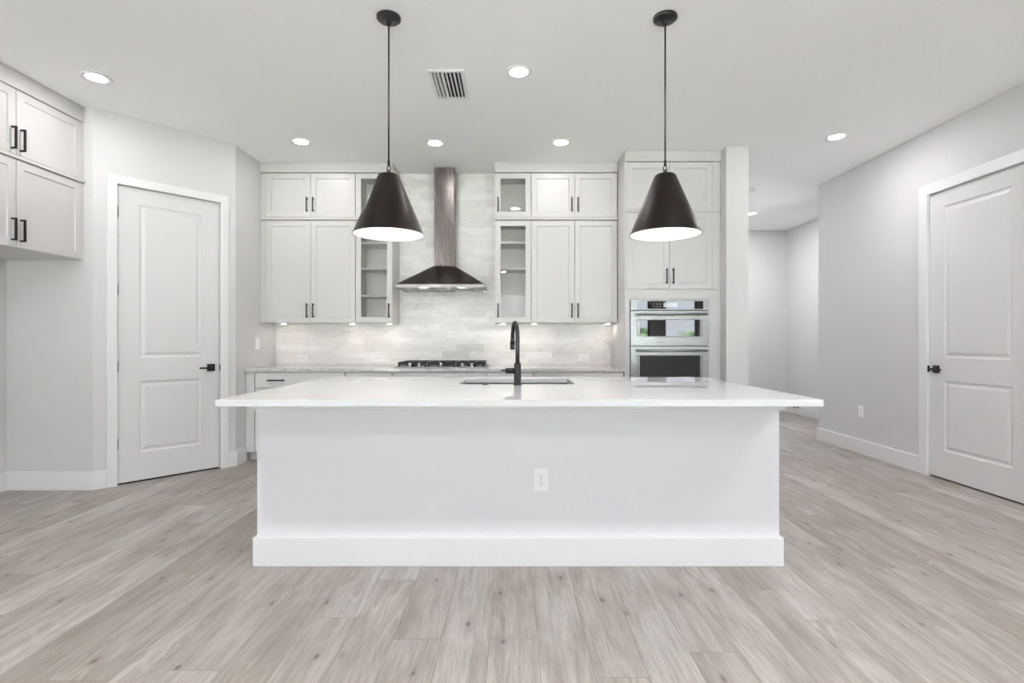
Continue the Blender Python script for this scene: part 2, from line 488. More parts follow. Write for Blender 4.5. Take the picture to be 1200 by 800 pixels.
# window wall behind the camera
WIN = [(-3.7, -1.75), (-1.35, 0.6), (1.0, 2.95), (3.3, 3.76), (4.16, 5.05)]
W1 = 2.55
SILL = [.25, .25, .25, .80, .80]
mb = MB()
mb.box(XFL, XFR, YREAR - .15, YREAR, W1, CZ)
for (a, b), W0 in zip(WIN, SILL): mb.box(a, b, YREAR - .15, YREAR, 0, W0)
edges = [XFL] + [v for p in WIN for v in p] + [XFR]
for a, b in zip(edges[0::2], edges[1::2]): mb.box(a, b, YREAR - .15, YREAR, 0, W1)
struct('wall_rear', mb, M['wall'], 'window wall behind the viewer', 'wall')
for i, (a, b) in enumerate(WIN):
    W0 = SILL[i]
    r = struct_root('window_%d' % (i + 1), (a, YREAR - .08, W0), 0, 'dark framed window in the rear wall', 'window')
    ww, hh = b - a, W1 - W0
    mb = MB(); t = .045
    mb.box(0.002, ww - .002, -.03, .03, 0.002, t).box(0.002, ww - .002, -.03, .03, hh - t, hh - .002).box(0.002, t, -.03, .03, t, hh - t).box(ww - t, ww - .002, -.03, .03, t, hh - t)
    if ww > 1.4: mb.box(ww / 2 - .03, ww / 2 + .03, -.03, .03, t, hh - t)
    mb.build('window_frame', M['frame_dark'], r)
    box(t, ww - t, -.004, .004, t, hh - t).build('pane', M['window_glass'], r)
    d = bpy.data.lights.new('portal', 'AREA'); d.shape = 'RECTANGLE'; d.size = ww; d.size_y = hh
    d.cycles.is_portal = True
    o = bpy.data.objects.new('portal', d); COL.objects.link(o); o.parent = r
    o.location = (ww / 2, -.05, hh / 2); o.rotation_euler = (PI / 2, 0, 0)
r = struct_root('window_6', (4.68, 6.40, .35), PI / 2, 'hallway side window', 'window')
MB().box(.002, 1.048, -.03, .03, .002, .04).box(.002, 1.048, -.03, .03, 2.11, 2.148).box(.002, .04, -.03, .03, .04, 2.11).box(1.01, 1.048, -.03, .03, .04, 2.11).build('window_frame', M['trim'], r)
box(.04, 1.01, -.004, .004, .04, 2.11).build('pane', M['window_glass'], r)
d = bpy.data.lights.new('portal', 'AREA'); d.shape = 'RECTANGLE'; d.size = 1.0; d.size_y = 2.1; d.cycles.is_portal = True
o = bpy.data.objects.new('portal', d); COL.objects.link(o); o.parent = r; o.location = (.52, -.05, 1.07); o.rotation_euler = (PI / 2, 0, 0)

# outside ground
struct('lawn', box(-30, 30, -45, YREAR - 11.0, -.35, -.18), M['grass'], 'green lawn outside the rear windows', 'lawn')
struct('patio', box(-30, 30, YREAR - 11.0, YREAR - .15, -.35, -.06), M['patio'], 'concrete patio outside the rear windows, enlarged to bounce light indoors', 'patio')  # widened and made paler so sunlight bounces up to the ceiling

# baseboards (0.15 high, 0.015 thick)
BH, BT = 0.148, 0.016
struct('baseboard_left', box(XFL, XFL + BT, 0.5, YA - BT, 0, BH, .003), M['trim'], 'white baseboard along the left wall in the fridge alcove', 'baseboard')
struct('baseboard_alcove', box(XFL + .001, XA + BT * .45, YA - BT, YA, 0, BH, .003), M['trim'], 'white baseboard across the alcove end wall', 'baseboard')
CAS = 0.075
mb = MB(); mb.box(-BT * .45, D1A - CAS - .001, -BT, 0, 0, BH, .003).box(D1B + CAS + .001, LEN + BT * .45, -BT, 0, 0, BH, .003)
struct('baseboard_pantry', mb, M['trim'], 'white baseboards either side of the pantry door', 'baseboard', (XA, YA, 0), ANG)
struct('baseboard_kitchen', box(XL, XL + BT, YBc, 5.105, 0, BH, .003), M['trim'], 'short white baseboard beside the base cabinets', 'baseboard')
mb = MB(); mb.box(XR - BT, XR, Y2 + .098, YR + BT, 0, BH, .003).box(XR, XR + .12, YR, YR + BT, 0, BH, .003)
struct('baseboard_right', mb, M['trim'], 'white baseboard along the right wall', 'baseboard')
struct('baseboard_hall', box(4.62 - BT, 4.62, 6.3, 8.7 - BT, 0, BH, .003), M['trim'], 'white baseboard along the hallway right wall', 'baseboard')
struct('baseboard_hall_back', box(2.27, 4.62, 8.7 - BT, 8.7, 0, BH, .003), M['trim'], 'white baseboard along the hallway end wall', 'baseboard')
struct('baseboard_pillar', box(2.05, 2.265 + BT, 4.955 - BT, 4.955, 0, BH, .003), M['trim'], 'white baseboard at the wall end beside the oven cabinet', 'baseboard')

# ------------------------------------------------------------------ doors and casings
PANEL_PROF = [(0, 0), (.010, .008), (.022, .010), (.042, .003), (.05, .002)]
def make_door(name, w, loc, rz, label, handle_left, hinges, casing_w, gapmat):
    r = struct_root(name, loc, rz, label, 'door')
    z0 = .014
    mb = MB()
    px0, px1 = .150, w - .150
    mb.panel_slab(0, w, z0, DH, .012, .035, [(px0, px1, .246, .848), (px0, px1, 1.045, 2.337)], PANEL_PROF)
    mb.build('door_slab', M['door'], r)
    hx = .070 if handle_left else w - .070
    sgn = 1 if handle_left else -1
    hz = .942
    h = box(hx - .033, hx + .033, .002, .012, hz - .033, hz + .033, .002).build('door_handle', M['black'], r)
    mb = MB(); mb.cyl((hx, .002, hz), (hx, -.040, hz), .011)
    mb.box(min(hx - sgn * .012, hx + sgn * .112), max(hx - sgn * .012, hx + sgn * .112), -.052, -.040, hz - .008, hz + .008, .002)
    mb.build('lever', M['black'], h)
    ex = -.0035 if handle_left else w + .0035
    box(ex - .010, ex + .003, -.009, .010, hz - .028, hz + .028, .001).build('strike_plate', M['black'], r) if handle_left else \
        box(ex - .003, ex + .010, -.009, .010, hz - .028, hz + .028, .001).build('strike_plate', M['black'], r)
    for z in hinges:
        x = w + .002 if handle_left else -.002
        mb = MB(); mb.cyl((x, .004, z - .044), (x, .004, z + .044), .0065, n=12)
        mb.box(x - .004, x + .004, .004, .012, z - .044, z + .044)
        mb.build('hinge', M['black'], r)
    box(0, w, .02, .09, .0005, .006).build('gap_shade_strip', gapmat, r)  # dark strip painting in the shade of the gap under the door
    return r
make_door('door_1', D1B - D1A, (XA + D1A * math.cos(ANG), YA + D1A * math.sin(ANG), 0), ANG,
          'white two panel pantry door in the angled left wall', False, (.34, .975, 1.61, 2.25), CAS, M['dark'])
make_door('door_2', D2B, (XR, Y2, 0), -PI / 2, 'white two panel door in the right wall', True, (.34, .975, 1.61, 2.25), .09, M['brown'])
def casing(name, w, cw, loc, rz, label):
    mb = MB(); t = .018
    for a, b in ((-g - cw, -g), (w + g, w + g + cw)):
        mb.box(a, b, -t, 0, 0, DH + g + cw, .003)
    mb.box(-g, w + g, -t, -.0005, DH + g, DH + g + cw, .003)
    # jambs lining the opening
    mb.box(-g - .02, -g, 0, .11, 0, DH + g).box(w + g, w + g + .02, 0, .11, 0, DH + g).box(-g - .02, w + g + .02, 0, .11, DH + g, DH + g + .02)
    mb.box(-g, .008, .05, .065, 0, DH + g).box(w - .008, w + g, .05, .065, 0, DH + g).box(-g, w + g, .05, .065, DH - .008, DH + g)
    return struct(name, mb, M['trim'], label, 'door casing', loc, rz)
casing('trim_1', D1B - D1A, CAS - g, (XA + D1A * math.cos(ANG), YA + D1A * math.sin(ANG), 0), ANG, 'white casing around the pantry door')
casing('trim_2', D2B, .09, (XR, Y2, 0), -PI / 2, 'white casing around the right door')

# ------------------------------------------------------------------ kitchen island
IX0, IX1 = -1.350, 1.416
IY0, IY1 = 2.745, 3.845
IT0, IT1 = .884, .916
isl = thing('kitchen_island', 'long white kitchen island base with painted front and baseboard, in the middle of the room', 'kitchen island', (0, IY0, 0))
def L(y): return y - IY0
mb = MB()
mb.box(IX0, IX1, 0, .12, 0, .883)
mb.box(IX0, IX0 + .03, .12, L(IY1), 0, .883).box(IX1 - .03, IX1, .12, L(IY1), 0, .883)
mb.box(IX0 + .03, IX1 - .03, .12, L(IY1) - .02, .10, .12)
mb.box(IX0 + .03, IX1 - .03, L(IY1) - .10, L(IY1) - .08, 0, .10)
mb.build('body', M['island'], isl)
mb = MB(); t = .017
mb.box(IX0 - t, IX1 + t, -t, -.0003, 0, .152, .003).box(IX0 - t, IX0 - .0003, 0, L(IY1) - .08, 0, .152, .003).box(IX1 + .0003, IX1 + t, 0, L(IY1) - .08, 0, .152, .003)
mb.build('baseboard', M['trim'], isl)
mb = MB()
mb.box(IX0 - .016, IX1 + .016, -.018, -.0003, .828, .8835, .002).box(IX0 - .016, IX0 - .0003, 0, L(IY1), .828, .8835, .002).box(IX1 + .0003, IX1 + .016, 0, L(IY1), .828, .8835, .002)
mb.build('top_trim', M['trim'], isl)
SHAKER = [(0, 0), (.003, .007), (.004, .008)]
nd = 6
for i in range(nd):
    a = IX0 + .035 + (IX1 - IX0 - .07) / nd * i + .002; b = IX0 + .035 + (IX1 - IX0 - .07) / nd * (i + 1) - .002
    mb = MB(); mb.panel_slab(a, b, .115, .87, 0, .02, [(a + .055, b - .055, .17, .815)], SHAKER)
    d = mb.build('door', M['base_cab'], isl)
    d.location = (IX0 + IX1, L(IY1) + .0, 0); d.rotation_euler = (0, 0, PI)
CT = MB().slab_hole(-1.375, 1.445, 2.40, 3.904, IT0, IT1, (-.335, .400, 3.27, 3.75)).build('island_countertop', M['quartz'])
bv = CT.modifiers.new('edge', 'BEVEL'); bv.width = .002; bv.segments = 2; bv.limit_method = 'ANGLE'
tag(CT, 'large polished white quartz countertop on the island, with a sink cut into it', 'countertop')

# sink
sk = thing('kitchen_sink', 'undermount rectangular steel sink let into the island countertop', 'sink', (.0325, 3.51, .66))
mb = MB(); hx, hy = .3685, .241; e = .004
z1 = .2235
mb.box(-hx - e, -hx, -hy - e, hy + e, 0, z1).box(hx, hx + e, -hy - e, hy + e, 0, z1).box(-hx, hx, -hy - e, -hy, 0, z1).box(-hx, hx, hy, hy + e, 0, z1).box(-hx, hx, -hy, hy, 0, e)
mb.build('basin', M['sink'], sk)
mb = MB(); mb.lathe((0, .08, e), [(.055, 0), (.055, .003), (.045, .004), (.04, .001)], cap1=True); mb.build('drain', M['chrome'], sk)

# faucet
FX, FY, FZ = .034, 3.20, IT1
fa = thing('kitchen_faucet', 'matte black gooseneck faucet standing on the island countertop by the sink', 'faucet', (FX, FY, FZ))
MB().lathe((0, 0, 0), [(.026, 0), (.026, .004), (.0215, .006), (.0215, .132), (.019, .136), (.013, .137)]).build('body', M['black'], fa)
pts = [(0, 0, .13)]
dx, dy = -.030, .195
cz, rr = .290, math.hypot(dx, dy) / 2
ux, uy = dx / (2 * rr), dy / (2 * rr)
pts += [(0, 0, .2), (0, 0, cz)]
for i in range(1, 17):
    a = PI * i / 16
    c = rr - rr * math.cos(a)
    pts.append((ux * c, uy * c, cz + rr * math.sin(a)))
MB().tube(pts, .0128, 18).build('spout', M['black'], fa)
MB().cyl((dx, dy, cz), (dx, dy, cz - .035), .0128, .0165).cyl((dx, dy, cz - .035), (dx, dy, cz - .075), .0165, .0155).build('spray_head', M['black'], fa)
hd = MB().cyl((-.018, 0, .088), (-.074, 0, .088), .0175).build('handle', M['black'], fa)
MB().tube([(-.072, 0, .089), (-.100, -.002, .092)], [.0045, .0035], 10).build('lever', M['black'], hd)

# sink button
sb = thing('sink_button', 'small round bronze button on the island countertop in front of the sink', 'button', (-.166, 3.236, IT1))
MB().lathe((0, 0, 0), [(.021, 0), (.021, .003), (.019, .006)]).build('flange', M['switch_dark'], sb)
MB().lathe((0, 0, .006), [(.012, 0), (.012, .004), (.010, .006)]).build('cap', M['switch_dark'], sb)

# ------------------------------------------------------------------ outlets and switches
def receptacle(parent, cz, horiz=False):
    # one socket face centred at local (0, cz)
    def P(x, z): return (z, x) if horiz else (x, z)
    mb = MB()
    n = 20; rings = []
    for r, y in ((.0165, -.0052), (.0165, -.0072)):
        rings.append([mb.bm.verts.new((P(max(-.0145, min(.0145, r * math.cos(2 * PI * i / n))), cz + r * math.sin(2 * PI * i / n))[0], y,
                                       P(max(-.0145, min(.0145, r * math.cos(2 * PI * i / n))), cz + r * math.sin(2 * PI * i / n))[1])) for i in range(n)])
    mb.skin(rings, smooth=False)
    s = mb.build('socket', M['plastic'], parent)
    mb = MB()
    for sx in (-.0062, .0062):
        a, b = P(sx, cz + .004)
        hw, hh = (.0042, .0012) if horiz else (.0012, .0042)
        mb.box(a - hw, a + hw, -.0078, -.0070, b - hh, b + hh)
    a, b = P(0, cz - .0075)
    mb.cyl((a, -.0070, b), (a, -.0078, b), .0028, n=12)
    mb.build('slots', M['slot'], s)
def outlet(name, label, loc, rz=0.0, horiz=False, group=None, w=.076, h=.122):
    o = thing(name, label, 'outlet', loc, rz, group)
    if horiz: w, h = h, w
    box(-w / 2, w / 2, -.0055, -.0005, -h / 2, h / 2, .0015).build('cover_plate', M['plastic'], o)
    for c in (-.0195, .0195): receptacle(o, c, horiz)
    MB().cyl((0, -.0052, 0), (0, -.0066, 0), .003, n=10).build('screw', M['slot'], o)
    return o
outlet('wall_outlet', 'white duplex outlet on the front of the island', (.154, IY0, .453))
outlet('wall_outlet', 'white horizontal outlet on the tile backsplash below the left double door cabinets', (-2.333, YB - .011, .993), 0, True, 'outlets on the backsplash')
outlet('wall_outlet', 'white horizontal outlet on the tile backsplash just left of the cooktop', (-1.50, YB - .011, .990), 0, True, 'outlets on the backsplash')
outlet('wall_outlet', 'white horizontal outlet on the tile backsplash between faucet and wall oven', (.795, YB - .011, .997), 0, True, 'outlets on the backsplash')
outlet('wall_outlet', 'white outlet low on the right wall before the door', (XR, 5.46, .445), -PI / 2)
sw = thing('light_switch', 'white rocker light switch on the narrow left kitchen wall above the counter', 'light switch', (XL, 5.345, 1.165), PI / 2)
box(-.037, .037, -.006, -.0005, -.061, .061, .0015).build('cover_plate', M['plastic'], sw)
box(-.016, .016, -.010, -.0055, -.033, .033, .002).build('rocker', M['plastic'], sw)

# ------------------------------------------------------------------ cabinets
def bar_handle(parent, x, z, yf, vertical=True, ln=.15, square=False):
    mb = MB()
    h = ln / 2
    if square:
        s = .006
        mb.box(x - s, x + s, yf - .036, yf - .024, z - h, z + h, .001)
        mb.box(x - s, x + s, yf - .030, yf, z - h, z - h + .012, .001).box(x - s, x + s, yf - .030, yf, z + h - .012, z + h, .001)
    elif vertical:
        mb.tube([(x, yf - .032, z - h), (x, yf - .032, z + h)], .0064, 12)
        for q in (-h + .012, h - .012): mb.cyl((x, yf, z + q), (x, yf - .032, z + q), .0064, n=12)
    else:
        mb.tube([(x - h, yf - .032, z), (x + h, yf - .032, z)], .0064, 12)
        for q in (-h + .012, h - .012): mb.cyl((x + q, yf, z), (x + q, yf - .032, z), .0064, n=12)
    return mb.build('handle', M['black'], parent)
def front(parent, kind, a, b, c, d, yf, m, rail=.055):
    """kind: door / glass / drawer"""
    mb = MB()
    if kind == 'glass_door':
        mb.panel_slab(a, b, c, d, yf, .02, [(a + rail, b - rail, c + rail, d - rail)], None, hole=True)
        f = mb.build('glass_door', m, parent)
        box(a + rail - .006, b - rail + .006, yf + .009, yf + .013, c + rail - .006, d - rail + .006).build('glass_pane', M['glass'], f, 'clear glass pane')
        return f
    if kind == 'drawer' and d - c < .2:
        mb.panel_slab(a, b, c, d, yf, .02, [(a + .004, b - .004, c + .004, d - .004)], [(0, 0), (.0015, -.0015), (.002, -.0015)])
    else:
        mb.panel_slab(a, b, c, d, yf, .02, [(a + rail, b - rail, c + rail, d - rail)], SHAKER)
    return mb.build(kind, m, parent)
DY = 5.41                         # front of the wall cabinet doors
def wall_cab(label, x0, x1, z0, z1, doors, glass=False, shelves=(), filler=None, hz=None, hside=None):
    """doors: list of (xa, xb); handles at hz"""
    r = thing('wall_cabinet', label, 'cabinet', (x0, DY, z0), 0, 'wall cabinets along the back wall')
    w_, h_, dep = x1 - x0, z1 - z0, YB - .012 - DY
    mb = MB()
    y0 = .0215
    if glass:
        t = .018
        mb.use(M['cab'])
        mb.box(0, t, y0, dep, 0, h_).box(w_ - t, w_, y0, dep, 0, h_).box(t, w_ - t, y0, dep, 0, t).box(t, w_ - t, y0, dep, h_ - t, h_)
        mb.use(M['cab_in']); mb.box(t, w_ - t, dep - .012, dep, t, h_ - t)
        mb.build('carcass', None, r)
        for s in shelves:
            box(t + .001, w_ - t - .001, y0 + .003, dep - .013, s - z0 - .009, s - z0 + .009).build('shelf', M['trim'], r)
    else:
        mb.box(0, w_, y0, dep, 0, h_).build('carcass', M['cab'], r)
    if filler:
        box(filler[0] - x0, filler[1] - x0, .004, y0 - .0005, 0, h_).build('filler_strip', M['cab'], r)
    for i, (a, b) in enumerate(doors):
        d = front(r, 'glass_door' if glass else 'door', a - x0, b - x0, .003, h_ - .003, 0, M['cab'])
        if len(doors) == 2: hx = (b - .030) if i == 0 else (a + .030)
        else: hx = b - .030 if hside == 'r' else a + .030
        bar_handle(d, hx - x0, hz - z0, 0)
    return r
ZT0, ZT1 = 2.478, 2.940          # upper row
ZL0, ZL1 = 1.379, 2.446          # lower row
HT, HL = 2.607, 1.503
A0, A1, A2 = -2.571, -2.1035, -1.640
wall_cab('small two door white cabinet in the upper row, left of the left glass cabinets', XL + .002, A2 + .003, ZT0, ZT1, [(A0, A1 - .0025), (A1 + .0025, A2)], filler=(XL + .002, A0 - .004), hz=HT)
wall_cab('tall two door white wall cabinet in the lower row, nearest the pantry', XL + .002, A2 + .003, ZL0, ZL1, [(A0, A1 - .0025), (A1 + .0025, A2)], filler=(XL + .002, A0 - .004), hz=HL)
wall_cab('small glass fronted cabinet in the upper row, left of the hood behind the pendant', A2 + .004, -1.250, ZT0, ZT1, [(A2 + .008, -1.252)], True, hz=HT, hside='r')
wall_cab('tall glass fronted wall cabinet with shelves, left of the hood', A2 + .004, -1.250, ZL0, ZL1, [(A2 + .008, -1.252)], True, (2.215, 1.945, 1.66), hz=HL, hside='r')
B0, B1, B2, B3, B4 = -.174, .196, .203, .6545, 1.098
wall_cab('small glass fronted cabinet in the upper row, right of the hood', B0 - .002, B1 + .002, ZT0, ZT1, [(B0, B1)], True, hz=HT, hside='l')
wall_cab('tall glass fronted wall cabinet with shelves, right of the hood', B0 - .002, B1 + .002, ZL0, ZL1, [(B0, B1)], True, (2.215, 1.945), hz=HL, hside='l')
wall_cab('small two door white cabinet in the upper row, between right glass cabinets and oven cabinet', B2 - .004, 1.104, ZT0, ZT1, [(B2, B3 - .0025), (B3 + .0025, B4)], hz=HT)
wall_cab('tall two door white wall cabinet in the lower row, beside the oven cabinet', B2 - .004, 1.104, ZL0, ZL1, [(B2, B3 - .0025), (B3 + .0025, B4)], hz=HL)

# fascia and ledge mouldings
ZF = 2.946
struct('trim_3', box(XL + .001, -1.249, DY - .008, YB - .012, ZF, CZ - .001, .002), M['cab'], 'white fascia board above the left wall cabinets', 'trim')
struct('trim_4', box(B0 - .003, 1.104, DY - .008, YB - .012, ZF, CZ - .001, .002), M['cab'], 'white fascia board above the right wall cabinets', 'trim')
struct('trim_5', box(XL + .001, -1.249, DY - .012, YB - .012, ZL1 + .004, ZT0 - .003, .003), M['cab'], 'thin white ledge between the left cabinet rows', 'trim')
struct('trim_6', box(B0 - .003, 1.104, DY - .012, YB - .012, ZL1 + .004, ZT0 - .003, .003), M['cab'], 'thin white ledge between the right cabinet rows', 'trim')

# oven cabinet
TY = 5.08
TX0, TX1 = 1.107, 2.047
tc = thing('oven_cabinet', 'full height white cabinet housing the double wall oven', 'cabinet', (TX0, TY, 0))
OX0, OX1, OZ0, OZ1 = 1.159, 1.921, .585, 1.592
TD = YB - .003 - TY
mb = MB(); q = .0215
mb.box(0, OX0 - .002 - TX0, q - .02, TD, .10, 1.69)                 # left stile and side
mb.box(OX1 + .002 - TX0, TX1 - TX0, q - .02, TD, .10, 1.69)
mb.box(OX0 - .002 - TX0, OX1 + .002 - TX0, q - .02, TD, OZ1 + .002, 1.69)
mb.box(OX0 - .002 - TX0, OX1 + .002 - TX0, q, TD, .10, OZ0 - .002)
mb.box(OX0 - .002 - TX0, OX1 + .002 - TX0, TD - .02, TD, OZ0 - .002, OZ1 + .002)
mb.box(0, TX1 - TX0, q, TD, 1.69, 2.943)
mb.build('carcass', M['cab'], tc)
box(0, TX1 - TX0, .07, TD, 0, .10).build('toe_kick', M['base_cab'], tc)
box(0, .016, .002, q, 1.692, 2.943).build('filler_strip', M['cab'], tc)
box(1.968 - TX0, TX1 - TX0, .002, q, 1.692, 2.943).build('filler_strip', M['cab'], tc)
for (c, d, hz) in ((1.695, 2.447, 1.82), (2.480, 2.938, 2.607)):
    for i, (a, b) in enumerate(((1.125, 1.5425), (1.5475, 1.965))):
        f = front(tc, 'door', a - TX0, b - TX0, c, d, 0, M['cab'])
        bar_handle(f, (b - .030 if i == 0 else a + .030) - TX0, hz, 0)
f = front(tc, 'drawer', OX0 - TX0, OX1 - TX0, .12, .56, 0, M['cab']); bar_handle(f, (OX0 + OX1) / 2 - TX0, .47, 0, False)
struct('trim_7', box(TX0 - .002, TX1 + .001, TY - .008, DY - .014, ZF, CZ - .001, .002), M['cab'], 'white fascia board above the oven cabinet', 'trim')
struct('trim_8', box(TX0 - .010, TX1 + .001, TY - .012, TY - .0005, 2.450, 2.475, .003), M['cab'], 'thin white ledge across the oven cabinet', 'trim')

# wall oven
ov = thing('wall_oven', 'stainless steel double wall oven with dark glass windows in the tall cabinet', 'oven', (OX0, TY, 0))
W_ = OX1 - OX0
box(.006, W_ - .006, .003, .56, OZ0 + .004, OZ1 - .004).build('housing', M['dark'], ov)
cp = box(0, W_, -.022, .002, 1.486, OZ1, .003).build('control_panel', M['steel'], ov)
gp = box(.058, W_ - .055, -.0245, -.0222, 1.500, 1.576).build('control_glass', M['oven_glass'], cp)
box(W_ * .42, W_ * .60, -.0256, -.0246, 1.516, 1.560).build('display', M['display'], gp)
for i in range(3):
    for k in range(2): box(W_ * .29 + i * .030, W_ * .29 + i * .030 + .012, -.0254, -.0246, 1.520 + k * .026, 1.524 + k * .026).build('key', M['plastic'], gp)
def oven_door(z0, z1, wz0, wz1, hz):
    d = MB().panel_slab(0, W_, z0, z1, -.028, .03, [(.060, W_ - .060, wz0, wz1)], [(0, 0), (.004, .003), (.005, .003)]).build('oven_door', M['steel'], ov)
    x0, x1 = .066, W_ - .066
    for p in (x0, x1 - .022): box(p, p + .022, -.0265, -.0245, wz0 + .006, wz1 - .006).build('window_bezel', M['hood_lip'], d)
    box(x0 + .022, x1 - .022, -.0275, -.0245, wz0 + .006, wz1 - .006).build('window', M['oven_glass'], d)
    mb = MB(); mb.tube([(.046, -.078, hz), (W_ - .034, -.078, hz)], .0115, 16)
    for x in (.062, W_ - .052): mb.box(x - .012, x + .012, -.078, -.028, hz - .010, hz + .010, .002)
    mb.build('handle', M['steel'], d)
oven_door(1.142, 1.480, 1.228, 1.398, 1.447)
oven_door(.590, 1.134, .760, 1.050, 1.092)

# base cabinets
BY = 5.11
def base_cab(label, x0, x1, z_dr=None, doors=1, fill=None, handles=1):
    r = thing('base_cabinet', label, 'cabinet', (x0, BY, 0), 0, 'base cabinets along the back wall')
    w_ = x1 - x0; dep = YB - .003 - BY
    box(0, w_, .0215, dep, .09, .882).build('carcass', M['base_cab'], r)
    box(0, w_, .085, dep, 0, .09).build('toe_kick', M['base_cab'], r)
    s = 0.0
    if fill:
        box(0, fill - .003, .003, .021, .09, .882).build('filler_strip', M['base_cab'], r); s = fill
    d = front(r, 'drawer', s + .008, w_ - .008, .728, .876, 0, M['base_cab'])
    for i in range(handles): bar_handle(d, s + (w_ - s) * (i + .5) / handles * 1.0 if handles != 2 else s + (w_ - s) * (.245 if i == 0 else .755), .800, 0, False, .165)
    for i in range(doors):
        a = s + .008 + (w_ - s - .014) / doors * i; b = s + .004 + (w_ - s - .014) / doors * (i + 1)
        f = front(r, 'door', a, b, .098, .720, 0, M['base_cab'])
        hx = (b - .03 if i == 0 else a + .03)
        bar_handle(f, hx, .62, 0)
    return r
base_cab('wide white base cabinet with black bar pull, leftmost under the back counter', XL + .003, -1.642, doors=2, fill=.085, handles=2)
base_cab('narrow white base cabinet between the leftmost base cabinet and the cooktop cabinet', -1.640, -1.182)
base_cab('wide white base cabinet below the gas cooktop', -1.180, -.254, doors=2, handles=2)
base_cab('narrow white base cabinet just right of the cooktop cabinet', -.252, .209)
base_cab('wide white base cabinet right of the faucet, against the oven cabinet', .211, 1.104, doors=2, handles=2)
bc = box(XL + .002, 1.105, 5.085, YB - .011, .884, .916, .002).build('back_countertop', M['quartz_back'])
tag(bc, 'grey white quartz countertop running along the back wall under the backsplash', 'countertop')
struct('wall_backsplash', box(XL + .001, 1.106, YB - .010, YB - .0005, .917, CZ - .001), M['tile'], 'pale marble subway tile backsplash', 'backsplash')

# fridge alcove cabinets
FXF = -3.415; FY0 = 3.02
def fridge_cab(label, z0, z1, hz):
    r = thing('wall_cabinet', label, 'cabinet', (FXF, FY0, z0), PI / 2, 'cabinets over the fridge alcove')
    w_ = YA - .003 - FY0; h_ = z1 - z0
    box(0, w_, .0215, FXF - XFL - .003, 0, h_).build('carcass', M['cab'], r)
    box(1.092, w_, .004, .021, 0, h_).build('filler_strip', M['cab'], r)
    for i, (a, b) in enumerate(((.004, .5455), (.5505, 1.088))):
        f = front(r, 'door', a, b, .003, h_ - .003, 0, M['cab'])
        bar_handle(f, b - .030 if i == 0 else a + .030, hz - z0, 0, True, .155, True)
fridge_cab('small two door white cabinet above the fridge alcove, upper of the pair at far left', 2.470, 2.922, 2.578)
fridge_cab('two door white cabinet over the empty fridge alcove, lower of the pair at far left', 1.832, 2.440, 1.952)
struct('trim_9', box(XFL + .002, FXF + .008, FY0, YA - .001, 2.926, CZ - .001, .002), M['cab'], 'white fascia board above the fridge alcove cabinets', 'trim')
struct('trim_10', box(XFL + .002, FXF + .012, FY0, YA - .001, 2.443, 2.467, .003), M['cab'], 'thin white ledge between the fridge alcove cabinets', 'trim')

# ------------------------------------------------------------------ range hood
HX0, HX1, HYF, HYB = -1.187, -.277, 5.28, YB - .012
CX0, CX1, CYF = -.836, -.618, 5.56
hd = thing('range_hood', 'stainless steel chimney range hood on the tile wall above the cooktop', 'range hood', (-.732, HYB, 1.733))
ox, oy, oz = -.732, HYB, 1.733
mb = MB()
lo = [(HX0 - ox, HYF - oy, 1.765 - oz), (HX1 - ox, HYF - oy, 1.765 - oz), (HX1 - ox, 0, 1.765 - oz), (HX0 - ox, 0, 1.765 - oz)]
hi = [(CX0 - .004 - ox, CYF - .004 - oy, 1.99 - oz), (CX1 + .004 - ox, CYF - .004 - oy, 1.99 - oz), (CX1 + .004 - ox, 0, 1.99 - oz), (CX0 - .004 - ox, 0, 1.99 - oz)]
for k in range(4): mb.quad([lo[k], lo[(k + 1) % 4], hi[(k + 1) % 4], hi[k]])
mb.quad(hi); mb.quad(lo[::-1])
bmesh.ops.remove_doubles(mb.bm, verts=mb.bm.verts, dist=.0001)
mb.build('canopy', M['hood'], hd)
lip = MB()
a, b, c, d = HX0 - ox, HX1 - ox, HYF - oy, 0
t = .012
lip.box(a, b, c, c + t, 0, .0318).box(a, b, d - t, d, 0, .0318).box(a, a + t, c + t, d - t, 0, .0318).box(b - t, b, c + t, d - t, 0, .0318)
lp = lip.build('lip', M['hood_lip'], hd)
mb = MB()
for i in range(4): mb.cyl((-.055 + i * .018, c, .016), (-.055 + i * .018, c - .003, .016), .005, n=12)
mb.build('buttons', M['chrome'], lp)
un = box(a + t, b - t, c + t, d - t, .010, .016).build('underside', M['steel'], hd)
for i in range(3):
    mb = MB(); x0 = a + .09 + i * .245
    mb.box(x0, x0 + .235, c + .10, d - .05, .004, .0098)
    for k in range(9): mb.box(x0 + .012, x0 + .223, c + .115 + k * .034, c + .125 + k * .034, .002, .004)
    mb.build('filter', M['steel'], un)
for x in (-.925, -.523):
    q = MB().lathe((x - ox, c + .06, .004), [(.030, 0), (.030, .006)]).build('hood_lamp', M['lens'], un)
    lamp('hood_light', q, (x - ox, c + .06, -.001), 'AREA', .15, (1, .95, .88), .05)
box(CX0 + .003 - ox, CX1 - .003 - ox, CYF + .003 - oy, 0, 1.99 - oz, 2.80 - oz, .001).build('chimney', M['hood'], hd)
box(CX0 - ox, CX1 - ox, CYF - oy, 0, 2.80 - oz, CZ - .001 - oz, .001).build('chimney_cover', M['hood'], hd)

